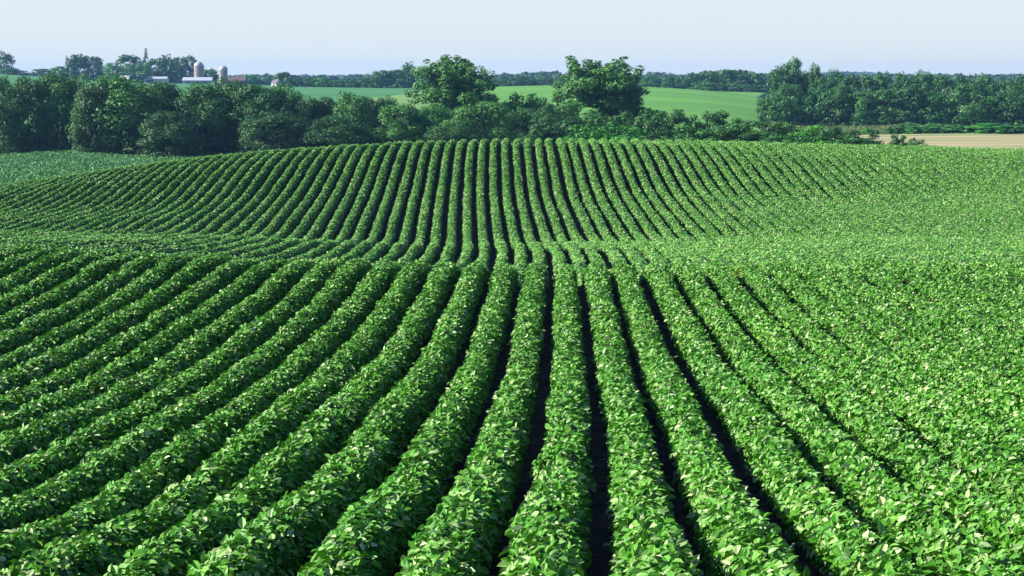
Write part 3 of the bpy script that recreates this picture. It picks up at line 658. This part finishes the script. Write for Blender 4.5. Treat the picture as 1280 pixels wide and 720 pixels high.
# rough grass and weeds along the valley floor in front of the big wood
def weeds():
    r = np.random.default_rng(9); n = 26000
    Y = r.uniform(506, 600, n); u = r.uniform(930, 1400, n) + (Y - 506) * 0.4; X = uX(u, Y)
    P = np.stack([X, Y, height(X, Y) + 0.1], 1); N = unit(r.standard_normal((n, 3)) * np.array([1, 1, .3]) + [0, -.2, .4]); A = unit(np.array([0, 0, 1.0]) + r.standard_normal((n, 3)) * .4)
    A = unit(A - N * (A * N).sum(1, keepdims=True)); L = r.uniform(.2, .5, n) * (0.6 + vnoise(X / 9, Y / 9) + .5)
    V, Q, c = leaves(P, N, A, L, L * .5, np.zeros(n), False)
    me = mesh_np("weeds", V, Q.ravel(), np.full(len(Q), 4), [M['weed_leaf']], attr=r.random(n))
    tag(link("weeds", me), "rough green weeds in front of the big wood", "weeds", kind='stuff')
M['weed_leaf'] = leaf_mat("weed_leaf", [(0, (0.05, 0.11, 0.03)), (1, (0.16, 0.20, 0.07))], 0.7, 0.2, 0.2)
weeds()

# ------------------------------------------------------------------ the farmstead
def paint(name, c, rough=0.6, var=0.12, scale=0.8, stretch=None, metal=0.0):
    m = flat_mat(name, tuple(x * (1 - var) for x in c), tuple(min(1, x * (1 + var)) for x in c), scale, rough, 5, stretch=stretch)
    m.node_tree.nodes["Principled BSDF"].inputs["Metallic"].default_value = metal; return m
M['steel'] = paint("weathered_steel", (0.24, 0.28, 0.33), 0.5, 0.15, 1.2, (6, 6, 0.4))
M['roof_steel'] = paint("pale_metal_roof", (0.36, 0.40, 0.46), 0.45, 0.08, 1.0, (6, 0.5, 1))
M['white'] = paint("white_boards", (0.50, 0.48, 0.48), 0.7, 0.06)
M['door'] = paint("dark_opening", (0.035, 0.045, 0.06), 0.8)
M['tan_door'] = paint("tan_door", (0.42, 0.34, 0.26), 0.8)
M['concrete'] = paint("silo_staves", (0.29, 0.25, 0.235), 0.85, 0.18, 1.5)
M['dome'] = paint("silo_dome", (0.34, 0.34, 0.36), 0.45, 0.1)
M['brown_roof'] = paint("brown_roof", (0.10, 0.078, 0.075), 0.8, 0.2)
M['red_wall'] = paint("faded_wall", (0.12, 0.085, 0.085), 0.85, 0.2)
M['slate'] = paint("grey_shingle_roof", (0.13, 0.12, 0.14), 0.8, 0.2)
M['glass'] = paint("window_glass", (0.03, 0.04, 0.05), 0.2)

def gable(parent, w, d, hw, hr, wall, roof, ridge='x', ov=0.3, rname="roof"):
    """gabled building centred at the origin of parent; ridge along x or y"""
    b = MB(); x, y = w / 2, d / 2
    if ridge == 'x':
        b.add([(-x,-y,-1),(x,-y,-1),(x,y,-1),(-x,y,-1),(-x,-y,hw),(x,-y,hw),(x,y,hw),(-x,y,hw),(-x,0,hr),(x,0,hr)],
              [(0,1,5,4),(2,3,7,6),(1,2,6,9,5),(3,0,4,8,7),(4,5,9,8),(6,7,8,9)])
    else:
        b.add([(-x,-y,-1),(x,-y,-1),(x,y,-1),(-x,y,-1),(-x,-y,hw),(x,-y,hw),(x,y,hw),(-x,y,hw),(0,-y,hr),(0,y,hr)],
              [(0,1,5,8,4),(2,3,7,9,6),(1,2,6,5),(3,0,4,7),(4,8,9,7),(5,6,9,8)])
    b.build("wall", wall, parent)
    r = MB(); t = 0.14
    k = y if ridge == 'x' else x; sl = (hr - hw) / k; e = ov; ez = hw - sl * e
    for sg in (-1, 1):
        if ridge == 'x':
            q = [(-x-ov, sg*(k+e), ez), (x+ov, sg*(k+e), ez), (x+ov, 0, hr), (-x-ov, 0, hr)]
        else:
            q = [(sg*(k+e), -y-ov, ez), (sg*(k+e), y+ov, ez), (0, y+ov, hr), (0, -y-ov, hr)]
        lo = [(a, b_, c + 0.03) for a, b_, c in q]; hi = [(a, b_, c + 0.03 + t) for a, b_, c in q]
        r.add(lo + hi, [(0,1,2,3),(4,7,6,5),(0,4,5,1),(1,5,6,2),(2,6,7,3),(3,7,4,0)])
    return r.build(rname, roof, parent)

FY = 1260
def site(name, u, Y, label, cat, rz=0.0, group=None, v=None):
    X = uX(u, Y); z = zat(X, Y) if v is None else vZ(v, Y)
    return tag(empty(name, (X, Y, z), rz), label, cat, group)
PX = FY / F
# wide shed, gable to the viewer on the left
s = site("wide_shed", 200, FY, "wide pale grey shed with a gabled end and tan door below the farm trees", "shed", v=105)
w = 35 * PX
gable(s, w * .56, 9, 2.9, 4.0, M['white'], M['roof_steel'], 'x')
ann = MB(); b = MB(); b.box(-w*.5+0.1, -w*.28-.05, -5.2, 4, -1, 2.9)
x0, x1 = -w * .5, -w * .12
b = MB(); b.add([(x0,-5.4,-1),(x1,-5.4,-1),(x1,4,-1),(x0,4,-1),(x0,-5.4,2.4),(x1,-5.4,2.4),(x1,4,2.4),(x0,4,2.4),((x0+x1)/2,-5.4,4.2),((x0+x1)/2,4,4.2)],
      [(0,1,5,8,4),(2,3,7,9,6),(1,2,6,5),(3,0,4,7),(4,8,9,7),(5,6,9,8)]); b.build("wall", M['steel'], s)
r = MB(); xm = (x0 + x1) / 2
for xa in (x0 - .25, x1 + .25):
    za = 2.4 - 0.15; q4 = [(xa, -5.7, za), (xm, -5.7, 4.22), (xm, 4.2, 4.22), (xa, 4.2, za)]
    r.add([(a, b_, c + .04) for a, b_, c in q4] + [(a, b_, c + .2) for a, b_, c in q4], [(0,1,2,3),(4,7,6,5),(0,4,5,1),(1,5,6,2),(2,6,7,3),(3,7,4,0)])
r.build("roof", M['roof_steel'], s)
d = MB(); d.box(xm - 1.4, xm + 1.9, -5.46, -5.41, -0.5, 2.2); d.build("door", M['door'], s)
d = MB(); d.box(w*.05, w*.17, -4.58, -4.51, -0.5, 2.2); d.build("door", M['tan_door'], s)
# long shed
s = site("long_shed", 248, FY - 30, "long low shed with a pale metal roof in front of the tall silo", "shed", v=106)
w = 35 * PX; gable(s, w, 9, 2.4, 4.0, M['steel'], M['roof_steel'], 'x')
for x in (-w*.3, w*.05, w*.3):
    d = MB(); d.box(x - .6, x + .6, -4.57, -4.51, 0.9, 1.7); d.build("window", M['glass'], s)
# small white roofed shed
s = site("small_shed", 156, FY + 20, "small shed with a white roof, left of the wide shed", "shed", v=103.5)
gable(s, 5.2, 5, 2.2, 3.9, M['steel'], M['white'], 'x')
# long dark barn
s = site("dark_barn", 296, FY + 10, "long dark barn with a brown roof right of the shorter silo", "barn", v=106)
w = 24 * PX; gable(s, w, 9, 2.4, 4.6, M['red_wall'], M['brown_roof'], 'x')
d = MB(); d.box(-1.2, 1.2, -4.57, -4.51, -.4, 2.0); d.build("door", M['door'], s)
# silos
def silo(u, wpx, vtop, label, Y, vbase=106.5, dome='dome'):
    s = site("silo", u, Y, label, "silo", v=vbase, group="farm silos"); R = wpx / 2 * Y / F; H = (vbase - vtop) * Y / F
    b = MB(); prof = [(R, -1)]; z = 0
    hb = H - R * 0.95
    nb = int(hb / 0.75)
    for i in range(nb + 1):
        z = hb * i / max(nb, 1); prof += [(R, z - .06), (R * 1.018, z - .055), (R * 1.018, z), (R, z + .005)]
    b.lathe(prof, 28); b.build("staves", M['concrete'], s, True)
    d = MB(); pr = [(R * 1.04, hb + .02)] + [(R * 1.03 * math.cos(t), hb + .02 + R * 0.93 * math.sin(t)) for t in np.linspace(0.05, 1.45, 9)]
    d.lathe(pr, 28); d.build("dome", M[dome], s, True)
    c = MB(); c.box(-R * .25, R * .25, -R * 1.22, -R * .93, 0, hb - .2); c.build("chute", M['concrete'], s)
silo(249, 11.5, 77, "tall silo with a white dome standing behind the long shed", FY)
silo(279.5, 11, 82, "shorter silo with a pale dome left of the long dark barn", FY - 10)
silo(263.5, 8, 85, "small brown domed silo half hidden between the two pale silos", FY + 60, dome='tan_door')
# white house
HY = 1010
s = site("white_house", 346, HY, "small white house with a dark roof alone at the field edge", "house", math.radians(-38), v=109.5)
gable(s, 3.2, 3.4, 2.1, 3.5, M['white'], M['slate'], 'x', 0.2)
d = MB(); d.box(-.4, .4, -1.76, -1.71, 0.5, 1.5); d.build("window", M['glass'], s)
d = MB(); d.box(.55, .9, -.3, .3, 2.6, 4.1); d.build("chimney", M['concrete'], s)
d = MB(); d.box(-1.66, -1.61, -.4, .4, .7, 1.6); d.build("window", M['glass'], s)
# water tower far behind the wood
wy = 1900; X = uX(1190, wy); zt = vZ(93.6, wy); zb = zat(X, wy)
s = tag(empty("water_tower", (X, wy, zb)), "tiny white water tower head above the big wood", "water tower")
b = MB(); R = 2.2; H = zt - zb; b.lathe([(0.3, H - 4.4), (1.4, H - 4.1), (R, H - 3.0), (R, H - 1.4), (1.6, H - .5), (0.3, H)], 20); b.build("tank", M['white'], s, True)
for a in range(4):
    t = a * math.pi / 2 + .4; b = MB(); b.tube((math.cos(t) * 3, math.sin(t) * 3, -1), (math.cos(t) * 1.7, math.sin(t) * 1.7, H - 2.6), .18, .16); b.build("leg", M['steel'], s)

# ------------------------------------------------------------------ the haze in the air
hb = MB(); hb.box(-4600, 4600, -200, 5400, float(GZ.min()) - 1.5, 45)
vm = bpy.data.materials.new("haze"); vm.use_nodes = True; nt = vm.node_tree; nt.nodes.remove(nt.nodes["Principled BSDF"])
pv = nt.nodes.new("ShaderNodeVolumePrincipled"); pv.inputs["Color"].default_value = (0.28, 0.57, 1.0, 1); pv.inputs["Density"].default_value = 0.00009
pv.inputs["Anisotropy"].default_value = 0.2
nt.links.new(pv.outputs[0], nt.nodes["Material Output"].inputs["Volume"])
ho = hb.build("haze", vm); tag(ho, "thin blue summer haze over the whole valley", "haze", kind='stuff')
